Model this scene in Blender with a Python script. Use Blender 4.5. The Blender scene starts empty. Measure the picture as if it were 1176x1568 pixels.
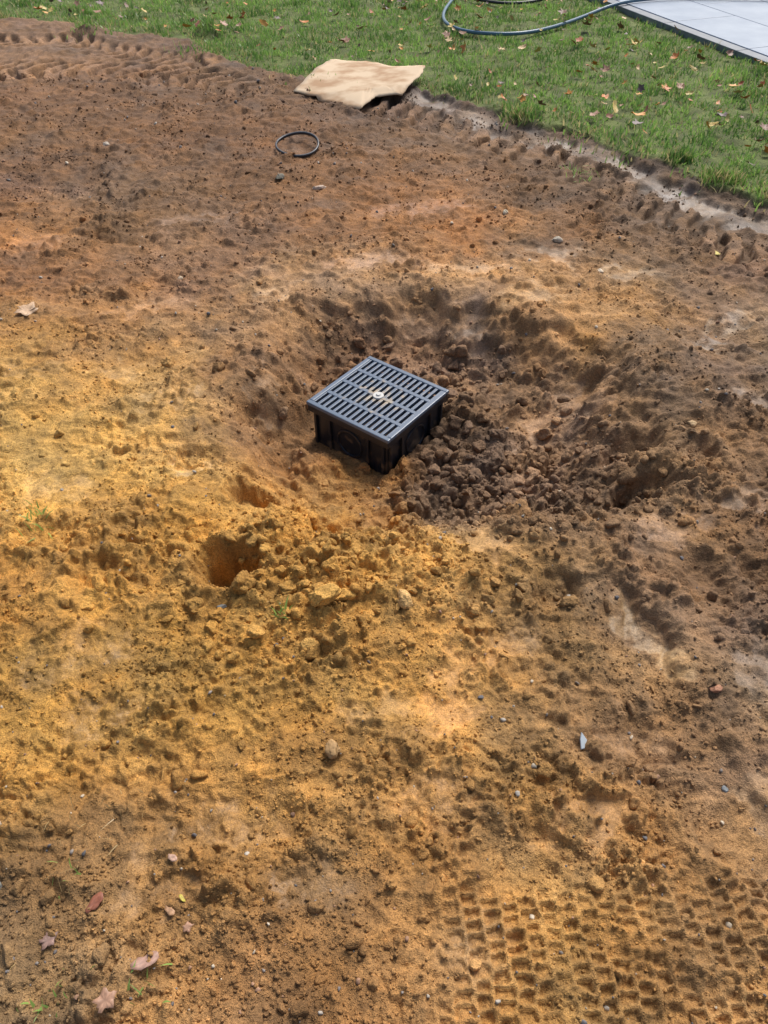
import bpy, math, numpy as np
from mathutils import Vector, Matrix
rng=np.random.default_rng(7)
scene=bpy.context.scene
scene.view_settings.view_transform='Standard'
try: scene.view_settings.look='None'
except Exception: pass
scene.view_settings.exposure=0

# ------------------------------------------------------------------ noise
def _h(ix,iy,s):
    with np.errstate(over='ignore'):
        a=(ix.astype(np.int64)*374761393+iy.astype(np.int64)*668265263+s*1442695041)&0xFFFFFFFF
        a=((a^(a>>13))*1274126177)&0xFFFFFFFF
        a=((a^(a>>16))*2246822519)&0xFFFFFFFF
        a=a^(a>>15)
    return (a&0xFFFFFF)/float(0xFFFFFF)
def perlin(x,y,s=0):
    ix=np.floor(x);iy=np.floor(y);fx=x-ix;fy=y-iy
    u=fx*fx*fx*(fx*(fx*6-15)+10);w=fy*fy*fy*(fy*(fy*6-15)+10)
    def g(dx,dy):
        a=_h(ix+dx,iy+dy,s)*2*np.pi
        return np.cos(a)*(fx-dx)+np.sin(a)*(fy-dy)
    n0=g(0,0)*(1-u)+g(1,0)*u
    n1=g(0,1)*(1-u)+g(1,1)*u
    return (n0*(1-w)+n1*w)*1.5
def fbm(x,y,sc,s=0,o=4,g=.5):
    r=0;a=1;f=1/sc
    for i in range(o):
        r=r+a*perlin(x*f+i*17.3,y*f-i*9.1,s+i);a*=g;f*=2.03
    return r
def lumps(x,y,sc,s,fill=.75):
    X=x/sc;Y=y/sc
    ix=np.floor(X);iy=np.floor(Y)
    out=np.zeros_like(X)
    for dx in(-1,0,1):
        for dy in(-1,0,1):
            cx=ix+dx;cy=iy+dy
            px=cx+_h(cx,cy,s);py=cy+_h(cx,cy,s+1)
            r=.25+.5*_h(cx,cy,s+2)**1.5
            keep=_h(cx,cy,s+3)<fill
            d2=((X-px)**2+(Y-py)**2)/(r*r)
            out=np.maximum(out,np.where(keep,r*np.sqrt(np.clip(1-d2,0,1)),0))
    return out
def sst(a,b,x):
    t=np.clip((x-a)/(b-a),0,1);return t*t*(3-2*t)
def gauss(x,y,cx,cy,rx,ry=None,ang=0):
    ry=ry or rx;c=math.cos(ang);s=math.sin(ang)
    u=(x-cx)*c+(y-cy)*s;v=-(x-cx)*s+(y-cy)*c
    return np.exp(-((u/rx)**2+(v/ry)**2))
def polydist(x,y,pts):
    best=np.full(x.shape,1e9);arc=np.zeros(x.shape);side=np.zeros(x.shape);L=0
    for (ax,ay),(bx,by) in zip(pts[:-1],pts[1:]):
        dx=bx-ax;dy=by-ay;l=math.hypot(dx,dy)
        t=np.clip(((x-ax)*dx+(y-ay)*dy)/(l*l),0,1)
        qx=x-ax-t*dx;qy=y-ay-t*dy
        d=np.hypot(qx,qy);m=d<best
        best=np.where(m,d,best);arc=np.where(m,L+t*l,arc)
        side=np.where(m,np.sign(dx*qy-dy*qx),side);L+=l
    return best,arc,side,L
def inpoly(x,y,p):
    r=np.zeros(x.shape,bool);n=len(p)
    for i in range(n):
        x1,y1=p[i];x2,y2=p[(i+1)%n]
        c=((y1>y)!=(y2>y))&(x<(x2-x1)*(y-y1)/((y2-y1) if y2!=y1 else 1e-9)+x1)
        r^=c
    return r

# ------------------------------------------------------------------ site layout (ground metres, mostly projected from image coordinates)
turf=np.array([(-60,8.1),(-5.25,7.9),(-3.35,7.58),(-2.81,7.5),(-2.40,7.22),(-1.91,7.0),(-1.57,6.9),(-1.41,6.6),(-1.15,6.24),(-0.88,5.97),(-0.63,5.8),(-0.13,5.78),(0.23,5.56),(0.475,5.29),(0.705,5.06),(0.80,4.74),(1.063,4.76),(1.245,4.50),(1.46,4.18),(1.59,4.01),(1.69,3.80),(1.88,3.62),(2.57,3.02),(4,2.2),(60,-20)])
def turf_y(x): return np.interp(x,turf[:,0],turf[:,1])
rim=[(-.45,2.31),(-.41,2.55),(-.24,2.74),(.14,2.82),(.47,2.74),(.74,2.58),(.90,2.30),(.90,1.85),(.66,1.51),(.32,1.43),(.06,1.41),(-.16,1.43),(-.36,1.51),(-.48,1.71),(-.53,1.97)]
trackR=[(-.3,5.5),(.05,5.14),(.42,4.80),(.77,4.40),(1.06,4.02),(1.32,3.72),(1.50,3.36),(1.69,3.06),(2.3,2.4)]
trackP=[(.23,5.38),(.47,5.10),(.76,4.68),(1.05,4.50),(1.27,4.26),(1.43,3.90),(1.58,3.62),(1.80,3.38),(2.5,2.75)]
trackL=[(-5,6.1),(-2.77,5.98),(-1.81,5.92),(-1.32,5.79),(-.83,5.5)]
trackM=[(-5,6.9),(-3.07,6.81),(-2.53,6.75),(-1.93,6.43),(-1.39,6.2)]
step=[(.44,.84),(.49,.76),(.55,.69),(.63,.62),(.69,.55),(.80,.44)]
rut=[(.52,1.28),(.62,1.05),(.62,.85),(.70,.62),(.85,.42)]
smears=[(-.609,1.72,.08,.05,0,(215,175,120)),(-.453,2.766,.08,.06,0,(200,162,120)),(.139,2.74,.13,.05,0,(178,135,95)),(.275,1.343,.06,.07,.3,(205,155,92)),
 (.52,2.04,.18,.06,.9,(172,134,100)),(.768,3.141,.16,.08,0,(192,150,100)),(.157,.907,.09,.10,.3,(190,135,72)),(-.72,2.075,.12,.07,0,(192,150,88)),
 (1.214,2.402,.10,.05,0,(160,145,130)),(-.012,.873,.10,.06,0,(178,132,72)),(-.965,1.617,.13,.07,0,(205,160,92)),(-.336,.619,.14,.06,0,(162,122,72)),
 (1.048,2.961,.14,.07,0,(165,135,98)),(.341,2.588,.10,.05,0,(155,120,88)),(.83,1.454,.10,.07,.3,(152,116,84)),(-1.568,3.205,.16,.09,0,(185,124,66)),
 (-.435,2.152,.05,.12,.2,(155,119,80)),(-.916,2.231,.12,.06,.3,(188,145,82)),(.65,1.09,.05,.13,.25,(172,145,108)),
 (.62,2.75,.14,.10,0,(188,145,90)),(-.05,3.05,.25,.06,0,(170,128,92)),(.35,2.98,.25,.06,.1,(188,145,98)),
 (.9,.95,.06,.10,.3,(140,120,102)),(-.95,2.65,.22,.06,.5,(162,120,78)),(-1.3,2.2,.2,.05,-.2,(190,146,80)),
 (.80,.66,.08,.05,.4,(150,118,82)),(.42,.62,.12,.06,.3,(170,126,76)),(.10,.66,.11,.06,0,(162,118,66)),(1.35,2.55,.14,.05,.4,(150,132,112)),(1.05,1.55,.1,.06,.3,(145,118,92)),(-.10,.50,.10,.05,.2,(152,112,64)),(-.62,.85,.12,.06,.3,(172,128,66)),(.15,3.6,.3,.1,.1,(160,108,66)),(-.9,3.5,.25,.07,.3,(135,102,74)),(1.25,2.05,.10,.05,.3,(145,120,96)),
 (.55,.80,.08,.07,.2,(158,120,80)),(-.45,.48,.1,.06,0,(146,110,68)),(.30,1.05,.09,.06,.3,(170,125,68)),(-.72,1.0,.14,.06,.2,(182,134,66)),(.18,.40,.08,.05,0,(152,112,64)),(.7,2.2,.10,.14,.4,(158,120,84)),(.25,2.7,.2,.06,0,(168,128,92))]
R={60:(7.051,5.373,[(60,125,95,70),(250,110,85,65)]),  # keyed by image pixel row: ground distance, scale, then pixel column and estimated colour
120:(5.948,4.684,[(30,140,105,75),(200,120,88,62),(400,105,80,58)]),
160:(5.358,4.315,[(60,115,82,55),(250,113,82,56),(450,106,78,54),(600,92,70,55),(700,115,95,80)]),
230:(4.521,3.792,[(50,120,87,57),(250,117,82,52),(450,117,83,55),(600,112,83,57),(750,115,87,62),(900,112,88,67),(1050,125,105,85)]),
300:(3.865,3.383,[(30,110,80,58),(180,117,90,66),(350,113,82,54),(500,125,88,55),(620,145,100,60),(750,122,88,58),(900,102,78,56),(1050,95,74,56),(1150,130,110,95)]),
370:(3.337,3.053,[(30,160,110,62),(150,122,88,54),(280,125,94,66),(420,126,90,60),(560,143,100,60),(700,158,106,59),(800,146,106,67),(900,122,88,58),(1000,108,83,60),(1120,103,79,57)]),
440:(2.903,2.782,[(60,148,102,62),(200,140,100,64),(330,148,108,75),(430,165,128,90),(560,158,121,84),(700,174,132,88),(830,176,132,84),(920,162,121,76),(1000,148,115,80),(1120,120,90,66)]),
510:(2.540,2.555,[(60,162,116,62),(200,150,109,66),(320,152,114,75),(430,148,111,74),(520,122,88,61),(620,138,104,76),(740,134,103,76),(860,158,115,69),(950,172,127,75),(1080,126,96,69),(1150,148,118,88)]),
580:(2.231,2.362,[(60,184,137,70),(180,180,133,70),(290,181,137,80),(370,147,108,68),(440,128,94,62),(760,120,92,66),(860,140,107,77),(960,124,95,67),(1080,117,91,69),(1160,112,90,70)]),
660:(1.931,2.175,[(60,196,151,77),(180,196,150,78),(290,187,142,79),(370,152,112,71),(440,150,105,58),(560,165,115,61),(640,120,91,68),(720,116,89,66),(820,146,112,82),(900,121,92,66),(1000,118,91,63),(1120,124,94,66)]),
740:(1.675,2.015,[(60,196,152,79),(180,193,145,68),(290,188,142,73),(400,182,133,66),(520,178,130,65),(580,165,118,63),(640,118,92,69),(760,114,88,66),(900,112,86,64),(1030,143,110,75),(1130,126,93,60)]),
820:(1.454,1.877,[(60,188,137,62),(180,188,137,60),(300,180,131,55),(450,182,133,61),(560,182,133,61),(680,136,104,69),(800,135,102,68),(920,131,100,69),(1050,143,107,68),(1150,133,96,62)]),
900:(1.262,1.756,[(60,178,127,57),(180,182,132,57),(300,172,123,54),(420,186,137,61),(560,182,134,61),(700,182,137,71),(820,150,114,70),(940,125,95,67),(1050,123,93,67),(1150,126,95,66)]),
1000:(1.053,1.626,[(60,177,127,55),(250,182,134,57),(450,182,133,60),(620,177,129,61),(760,163,120,65),(880,150,114,68),(1000,145,113,78),(1100,130,99,70),(1160,120,93,70)]),
1100:(.873,1.514,[(60,172,127,55),(250,176,130,57),(450,173,129,60),(600,176,130,62),(680,181,132,66),(800,160,119,67),(900,151,113,71),(1040,128,97,66),(1150,132,107,80)]),
1200:(.717,1.416,[(60,164,120,55),(250,165,120,56),(450,163,118,57),(600,168,122,63),(740,170,127,68),(880,155,116,69),(1000,134,101,67),(1120,124,95,68)]),
1300:(.579,1.330,[(60,145,107,61),(250,151,110,60),(400,160,117,60),(550,164,119,60),(700,146,108,62),(850,160,118,65),(1000,156,114,66),(1130,149,112,70)]),
1400:(.458,1.254,[(60,140,106,66),(250,150,110,61),(400,148,108,61),(550,151,109,61),(700,155,113,63),(850,167,123,63),(1000,161,117,65),(1130,150,111,67)]),
1500:(.349,1.186,[(60,141,110,72),(250,147,109,65),(400,150,108,63),(550,146,105,60),(700,155,113,64),(850,165,123,65),(1000,161,117,65),(1130,157,117,70)])}
soil_rows=[]
for k in sorted(R,reverse=True):
    Y,kx,L=R[k];a=np.array(L,float)
    soil_rows.append((Y,(a[:,0]-588)*kx*.001,a[:,1:]/255.))
rowY=np.array([r[0] for r in soil_rows])
def lin(c):
    c=np.asarray(c,float);return np.where(c<.04045,c/12.92,((c+.055)/1.055)**2.4)

NS=800
def halfw(y): return .95+.55*np.clip(y,0,200)
def spacing(x,y):
    hw=halfw(y);s=np.abs(x)/hw
    return np.maximum(.0034+.0004*np.clip(y,0,12)**2,hw*(2/NS+.12*np.clip(s-1,0,9)))
def smearmask(x,y,lo=.30,hi=.60):
    wx=x+.055*fbm(x,y,.11,91,4,.6);wy=y+.055*fbm(x,y,.11,95,4,.6)
    m=np.zeros_like(x)
    for s in smears:
        g=gauss(wx,wy,s[0],s[1],s[2],s[3],s[4]);m=np.maximum(m,sst(lo,hi,g))
    return m*np.clip(.8+1.0*fbm(x,y,.06,97,3),0,1)
box_c=(-.02,2.13);box_a=math.radians(-37.5)
def boxuv(x,y):
    return (x-box_c[0])*math.cos(box_a)+(y-box_c[1])*math.sin(box_a),-(x-box_c[0])*math.sin(box_a)+(y-box_c[1])*math.cos(box_a)
def treadmask(x,y):
    m=sst(-.02,.05,x+.02*perlin(x*20,y*20,82)-.03)*sst(.54,.45,y+.04*fbm(x,y,.09,83,3))*sst(.18,.24,y)*sst(1.1,.8,x)
    return m*np.clip(.88+1.2*fbm(x,y,.15,84,3),0.10,1)
def height(x,y,want=False):
    sp=spacing(x,y)
    def f(sc): return np.clip(sc/(2.2*sp)-.6,0,1)
    wx=x+.022*perlin(x*11,y*11,5)+.008*perlin(x*45,y*45,6)
    wy=y+.022*perlin(x*11,y*11,7)+.008*perlin(x*45,y*45,8)
    vx=wx+.003*perlin(x*160,y*160,9);vy=wy+.003*perlin(x*160,y*160,10)
    soil=sst(.02,-.02,y-turf_y(x+.03*perlin(x*8,y*8,3))-.06*perlin(x*5,y*5,4)-.03*perlin(x*19,y*19,4))
    hx=x+.07*fbm(x,y,.34,31,2);hy=y+.07*fbm(x,y,.34,35,2)
    ins=inpoly(hx,hy,rim)
    d,_,_,_=polydist(hx,hy,rim+[rim[0]])
    d=np.where(ins,d,-d)
    sl=.26+.07*sst(2.2,2.6,y)+.22*sst(.30,.7,x)
    p0=sst(-.08,1.,(d+.05)/sl)
    terr=d+.05*fbm(x,y,.13,38,3)
    p1=sst(.02,.07,terr)*.5+sst(.12,.17,terr)*.5
    prof=np.clip(p0*.72+p1*.28,0,1)
    z=-.195*prof
    hole=sst(-.02,.08,d)
    sm=smearmask(x,y)
    z=z+(.016*fbm(x,y,1.1,11,3)+.014*fbm(x,y,.33,14,3))*(1-.4*hole)
    z=z+.010*hole*fbm(x,y,.14,39,3)
    rd=1-np.abs(perlin(wx/.17,wy/.13,17))*2.2
    z=z+.010*np.clip(rd,0,1)**2*(1-.5*sm)
    rd=1-np.abs(perlin(wx/.075,wy/.07,18))*2.2
    z=z+.0065*np.clip(rd,0,1)**2*f(.05)*(1-.7*sm)
    for cx,cy,r,a in [(-.05,1.26,.16,.04),(.20,1.28,.14,.035),(-.68,1.30,.2,.03),(-.26,1.14,.15,.03),(.35,1.42,.10,.03),(.87,1.68,.12,.045),(1.11,2.02,.15,.04),(.08,1.02,.12,.01),(-.75,1.1,.2,.025),(-1.25,2.0,.2,.02),(.48,1.38,.12,.03),(1.05,2.33,.13,.03),(-.58,1.50,.10,.03),(-.2,1.62,.07,.03),(.28,2.2,.08,.06),(.5,2.3,.1,.02),(-.25,1.93,.07,.03),(.45,1.95,.08,.03),(-.15,2.55,.09,.04),(-.33,2.45,.06,.03),(-.30,1.42,.08,.03)]:
        z=z+a*gauss(wx,wy,cx,cy,r)
    for cx,cy,rx,ry,an,a in [(-.41,1.28,.075,.060,.2,.13),(-.40,1.60,.06,.05,0,.075),(-.17,1.54,.055,.035,0,.045),(.79,1.84,.09,.06,.5,.05),(.78,1.62,.10,.05,.3,.07),(.96,1.75,.08,.05,.4,.03),(-.25,2.68,.05,.04,0,.03),(-.59,1.74,.09,.05,0,.02),(.66,1.09,.045,.12,.25,.02),(.64,1.72,.08,.05,0,.02),(.50,2.02,.10,.05,.9,.015),(.16,.91,.1,.1,0,.008),(-.34,.62,.14,.05,0,.010),(.45,1.22,.06,.045,0,.032),(-.75,1.25,.06,.05,0,.025),(.85,1.25,.06,.09,.4,.025),(1.0,1.25,.05,.08,.4,.02),(-.9,1.42,.09,.05,.3,.02),(.3,.55,.1,.05,.2,.010),(.05,.62,.05,.12,.3,.010),(-.2,.9,.05,.11,-.3,.010),(.55,.80,.05,.1,.3,.012)]:
        g=gauss(wx,wy,cx,cy,rx,ry,an);z=z-a*sst(.12,.62,g)+.22*a*np.exp(-((g-.08)/.07)**2)
    dd,arc,sd,LL=polydist(wx,wy,rut);z=z-.013*sst(.10,.07,dd)*sst(0,.1,arc)+.007*np.exp(-((dd-.11)/.025)**2)*sst(0,.1,arc)
    rutm=sst(.09,.06,dd)*sst(0,.1,arc)
    tm=treadmask(x,y)
    reg=.46+.6*gauss(x,y,-.15,1.25,.6,.32)+.7*gauss(x,y,.4,1.75,.42,.35)+.25*gauss(x,y,.05,.6,.5,.2)+.75*fbm(x,y,.30,21,4,.55)+.25*gauss(x,y,1.1,1.6,.5)+.25*hole
    rough=np.clip(reg,.14,1.4)*(1-.85*sm)*(1-.75*tm)*(1-.4*rutm)
    z=z+rough*(.045*lumps(wx,wy,.085,41,.4)*f(.085)*(.25+hole*.8)
        +.030*lumps(vx,vy,.05,45,.45)*f(.05)+.022*lumps(vx+.3,vy,.026,49,.55)*f(.026)
        +.0140*lumps(vx,vy+.2,.0145,53,.65)*f(.0145)+.0075*lumps(wx+.1,wy+.2,.0085,57,.6)*f(.0085))
    z=z+(.3+.7*rough)*(.008*fbm(x,y,.09,61,3)*f(.06)+.003*fbm(x,y,.02,65,2)*f(.015))
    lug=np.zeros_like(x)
    for kk,(pts,w,per,amp,sl) in enumerate([(trackR,.18,.135,.038,.55),(trackL,.24,.135,.036,-.6),(trackM,.20,.12,.032,.6)]):
        dd,arc,sd,LL=polydist(x+.025*fbm(x,y,.12,71,2),y+.03*fbm(x,y,.14,72,2),pts)
        m=sst(w,w*.75,dd)*np.clip(.95+1.1*fbm(x,y,.35,73,3),.1,1.15)
        if kk>0: m=m*sst(-.5,-1.3,x)
        ph=(arc+sl*dd*np.where(kk==0,sd,1))/per+.30*perlin(x*3.1,y*3.1,69)
        saw=np.abs((ph-np.floor(ph))*2-1)
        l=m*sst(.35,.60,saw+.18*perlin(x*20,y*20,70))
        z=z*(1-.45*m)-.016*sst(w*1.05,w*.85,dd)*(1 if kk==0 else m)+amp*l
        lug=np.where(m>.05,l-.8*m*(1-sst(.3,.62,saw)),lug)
        z=z+.008*np.exp(-((dd-w*1.1)/.035)**2)*(.6+.8*perlin(x*12,y*12,74))*(1 if kk==0 else sst(-.5,-1.3,x))
    dd,_,_,_=polydist(x,y,trackP);pale=sst(.12,.06,dd+.05*fbm(x,y,.15,75,3))*soil*np.clip(.8+.8*fbm(x,y,.3,77,2),.2,1)
    z=z*(1-.8*pale)+.002*pale+.008*pale*fbm(x,y,.12,76,3)
    ph=(x*.55+y*.83)
    z=z+.014*gauss(x,y,-1.3,4.2,1.0,.9)*perlin(ph*9+.4*perlin(x*2,y*2,77),(x*.83-y*.55)*1.2,78)
    ph=(x*.25+y*.97)
    z=z+.013*gauss(x,y,-1.4,3.1,.8,.5)*perlin(ph*16,(x-y*.25)*1.5,79)
    ph=(x*.75+y*.6)
    z=z+.018*gauss(x,y,1.25,2.9,.6,.9)*perlin(ph*14,(x*.6-y*.75)*2.,80)
    z=z+.012*gauss(x,y,.8,1.0,.3,.4)*perlin((x*.9+y*.4)*18,(x*.4-y*.9)*4.,81)
    dd,arc,sd,LL=polydist(wx,wy,step)
    m=sst(0,.06,arc)*sst(LL,LL-.06,arc)*np.exp(-(dd/.12)**2)
    z=z-.022*m*sst(-.006,.006,dd*sd)
    tx=x*math.cos(.08)+y*math.sin(.08);ty=-x*math.sin(.08)+y*math.cos(.08)
    jx=tx+.006*fbm(x,y,.035,85,2);jy=ty+.005*fbm(x,y,.035,87,2)
    cu=jx/.036;row=np.floor(cu)
    cv=jy/.024+.5*(row%2)
    eu=np.minimum(cu-row,1-(cu-row))*.036;ev=np.minimum(cv-np.floor(cv),1-(cv-np.floor(cv)))*.024
    e=np.minimum(eu,ev*1.1)
    tread=sst(.0060,.0034,e)
    z=z+tm*(.0120*tread-.006)
    lift=.022+.040*sst(.2,.8,x)
    zt=lift+.012*fbm(x,y,.5,87,3)+.008*perlin(x*9,y*9,88)
    for cx,cy,r,a in [(-1.45,7.08,.10,.09),(-2.38,7.0,.14,.07),(.80,4.78,.10,.03),(.9,4.95,.12,.02)]:
        b=a*gauss(wx,wy,cx,cy,r);z=z+b;zt=zt+b
    z=z*soil+zt*(1-soil)
    u,v=boxuv(x,y);mx=np.maximum(np.abs(u),np.abs(v))
    bx=sst(.175,.15,mx);z=z*(1-bx)-.2*bx
    fl=sst(.30,.18,mx)*(1-bx)*sst(.1,-.05,x+ (2.0-y)*.2)
    z=z*(1-.7*fl)-.187*.7*fl
    far=sst(12,20,np.hypot(x,y));z=z*(1-far)+.04*far
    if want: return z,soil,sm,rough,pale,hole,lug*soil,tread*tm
    return z
def desat(o,k=.05):
    lum=(o@np.array([.25,.6,.15]))[...,None];return (o*(1-k)+lum*k)*np.array([1.0,1.01,.97])
def soilcol(x,y,pale=None,lug=None):
    s=.05+.03*np.clip(y,0,6)
    wx=x+s*.9*fbm(x,y,.3,101,5,.62);wy=y+s*.9*fbm(x,y,.3,106,5,.62)
    yy=np.clip(wy,rowY.min(),rowY.max())
    out=np.zeros(x.shape+(3,))
    j=np.clip(np.searchsorted(rowY,yy,side='right')-1,0,len(rowY)-2)
    t=(yy-rowY[j])/(rowY[j+1]-rowY[j])
    for i,(Y,xs,c) in enumerate(soil_rows):
        w=np.where(j==i,1-t,0)+np.where(j+1==i,t,0)
        sel=w>0
        if not sel.any(): continue
        for k in range(3):
            out[...,k][sel]+=w[sel]*np.interp(wx[sel],xs,c[:,k])
    wx=x+.055*fbm(x,y,.11,91,4,.6);wy=y+.055*fbm(x,y,.11,95,4,.6)
    brk=np.clip(.8+1.0*fbm(x,y,.06,97,3),0,1)
    for q in smears:
        g=(sst(.28,.62,gauss(wx,wy,q[0],q[1],q[2],q[3],q[4]))*brk)[...,None]*.52
        out=out*(1-g)+g*np.array(q[5])/255.
    if pale is not None:
        g=(pale*.6)[...,None];out=out*(1-g)+g*np.array((118,102,88))/255.
    if lug is not None: out=out*(1+.14*lug)[...,None]  # tread relief shading put into the colour: lug tops lighter, troughs darker
    # damp patches: darker, slightly redder
    damp=sst(.15,.7,fbm(x,y,.42,124,4,.55))[...,None]
    n=1+.15*fbm(x,y,.28,111,4)+.15*fbm(x,y,.05,115,3)
    hue=.06*fbm(x,y,.15,119,3)
    out=out*n[...,None]*(1-.10*damp)
    out[...,0]*=1+hue*.5;out[...,2]*=1-hue*1.5
    out=lin(np.clip(out,0,1))
    lum=np.maximum(out@np.array([.25,.65,.10]),1e-4)
    out=out*(.86*lum**(-.11))[...,None]
    return np.clip(desat(out),0,1)

# ------------------------------------------------------------------ terrain mesh
s=[0.]
while s[-1]<50: s.append(s[-1]+(2/NS if s[-1]<1 else 2/NS+.12*(s[-1]-1)))
s=np.array(s);gs=np.concatenate([-s[:0:-1],s])
def fy(v):
    if v<.15: return .02+(.15-v)*.25
    if v<9.3: return .0034+.0004*v*v
    return .04+(v-9.3)*.2
a=[.15]
while a[-1]<160:a.append(a[-1]+fy(a[-1]))
b=[.15]
while b[-1]>-60:b.append(b[-1]-fy(b[-1]))
gy=np.array(b[::-1][:-1]+a)
nx,ny=len(gs),len(gy)
SS,YY=np.meshgrid(gs,gy);XX=SS*halfw(YY)
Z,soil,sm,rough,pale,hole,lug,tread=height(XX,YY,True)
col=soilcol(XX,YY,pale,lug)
lawnc=lin(np.array((98,108,56))/255.)
g1=np.clip(.5+.7*fbm(XX,YY,.12,131,3),0,1)[...,None]
lawn=lawnc*(.6+.6*g1)
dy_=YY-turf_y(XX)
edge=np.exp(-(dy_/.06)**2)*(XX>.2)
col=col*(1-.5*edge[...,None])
K=1.0
col=np.clip(col*K,0,.9)
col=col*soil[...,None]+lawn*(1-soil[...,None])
verts=np.stack([XX,YY,Z],-1).reshape(-1,3).astype(np.float32)
i=np.arange(nx-1);j=np.arange(ny-1);I,J=np.meshgrid(i,j);b=(J*nx+I).ravel()
quads=np.stack([b,b+1,b+nx+1,b+nx],-1).astype(np.int32)
def mesh_from(name,v,f,cols=None,smooth=True):
    me=bpy.data.meshes.new(name);k=f.shape[1]
    me.vertices.add(len(v));me.vertices.foreach_set('co',np.ascontiguousarray(v,dtype=np.float32).ravel())
    me.loops.add(f.size);me.loops.foreach_set('vertex_index',np.ascontiguousarray(f,dtype=np.int32).ravel())
    me.polygons.add(len(f));me.polygons.foreach_set('loop_start',np.arange(0,f.size,k,dtype=np.int32))
    me.polygons.foreach_set('loop_total',np.full(len(f),k,dtype=np.int32))
    me.polygons.foreach_set('use_smooth',np.full(len(f),smooth))
    me.update(calc_edges=True)
    if cols is not None:
        at=me.color_attributes.new('tint','FLOAT_COLOR','POINT')
        c=np.ones((len(v),4),np.float32);c[:,:cols.shape[1]]=cols;at.data.foreach_set('color',c.ravel())
    ob=bpy.data.objects.new(name,me);scene.collection.objects.link(ob);return ob
dampm=sst(.15,.7,fbm(XX,YY,.42,124,4,.55))
alpha=np.clip(sm*.65+pale*.95+.25*dampm,0,1)*soil
c4=np.concatenate([col.reshape(-1,3),alpha.reshape(-1,1)],1)
ground=mesh_from('ground',verts,quads,c4)

# ------------------------------------------------------------------ materials
def newmat(name):
    m=bpy.data.materials.new(name);m.use_nodes=True;nt=m.node_tree
    return m,nt,nt.nodes['Principled BSDF']
def soilmat(name,bump=.004,wet=True):
    m,nt,p=newmat(name);N=nt.nodes;L=nt.links
    a=N.new('ShaderNodeVertexColor');a.layer_name='tint'
    tc=N.new('ShaderNodeTexCoord')
    n1=N.new('ShaderNodeTexNoise');n1.inputs['Scale'].default_value=120;n1.inputs['Detail'].default_value=3;n1.inputs['Roughness'].default_value=.7
    n2=N.new('ShaderNodeTexNoise');n2.inputs['Scale'].default_value=430;n2.inputs['Detail'].default_value=1
    for n in(n1,n2): L.new(tc.outputs['Object'],n.inputs['Vector'])
    mr=N.new('ShaderNodeMapRange');mr.inputs['From Min'].default_value=.25;mr.inputs['From Max'].default_value=.75;mr.inputs['To Min'].default_value=.58;mr.inputs['To Max'].default_value=1.4
    L.new(n1.outputs['Fac'],mr.inputs['Value'])
    mr2=N.new('ShaderNodeMapRange');mr2.inputs['From Min'].default_value=.3;mr2.inputs['From Max'].default_value=.7;mr2.inputs['To Min'].default_value=.7;mr2.inputs['To Max'].default_value=1.3
    L.new(n2.outputs['Fac'],mr2.inputs['Value'])
    mu=N.new('ShaderNodeMath');mu.operation='MULTIPLY';L.new(mr.outputs[0],mu.inputs[0]);L.new(mr2.outputs[0],mu.inputs[1])
    vm=N.new('ShaderNodeVectorMath');vm.operation='SCALE';L.new(a.outputs['Color'],vm.inputs[0]);L.new(mu.outputs[0],vm.inputs['Scale'])
    L.new(vm.outputs[0],p.inputs['Base Color'])
    ad2=N.new('ShaderNodeMath');ad2.operation='MULTIPLY_ADD';L.new(n2.outputs['Fac'],ad2.inputs[0]);ad2.inputs[1].default_value=.4;L.new(n1.outputs['Fac'],ad2.inputs[2])
    bp=N.new('ShaderNodeBump');bp.inputs['Distance'].default_value=bump;bp.inputs['Strength'].default_value=1
    L.new(ad2.outputs[0],bp.inputs['Height']);L.new(bp.outputs[0],p.inputs['Normal'])
    if wet:
        rr=N.new('ShaderNodeMapRange');rr.inputs['To Min'].default_value=.88;rr.inputs['To Max'].default_value=.42
        L.new(a.outputs['Alpha'],rr.inputs['Value']);L.new(rr.outputs[0],p.inputs['Roughness'])
        st=N.new('ShaderNodeMapRange');st.inputs['To Min'].default_value=1;st.inputs['To Max'].default_value=.3
        L.new(a.outputs['Alpha'],st.inputs['Value']);L.new(st.outputs[0],bp.inputs['Strength'])
    else: p.inputs['Roughness'].default_value=.88
    p.inputs['Specular IOR Level'].default_value=.38
    return m
ground.data.materials.append(soilmat('soil_and_sand',.006))

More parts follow.
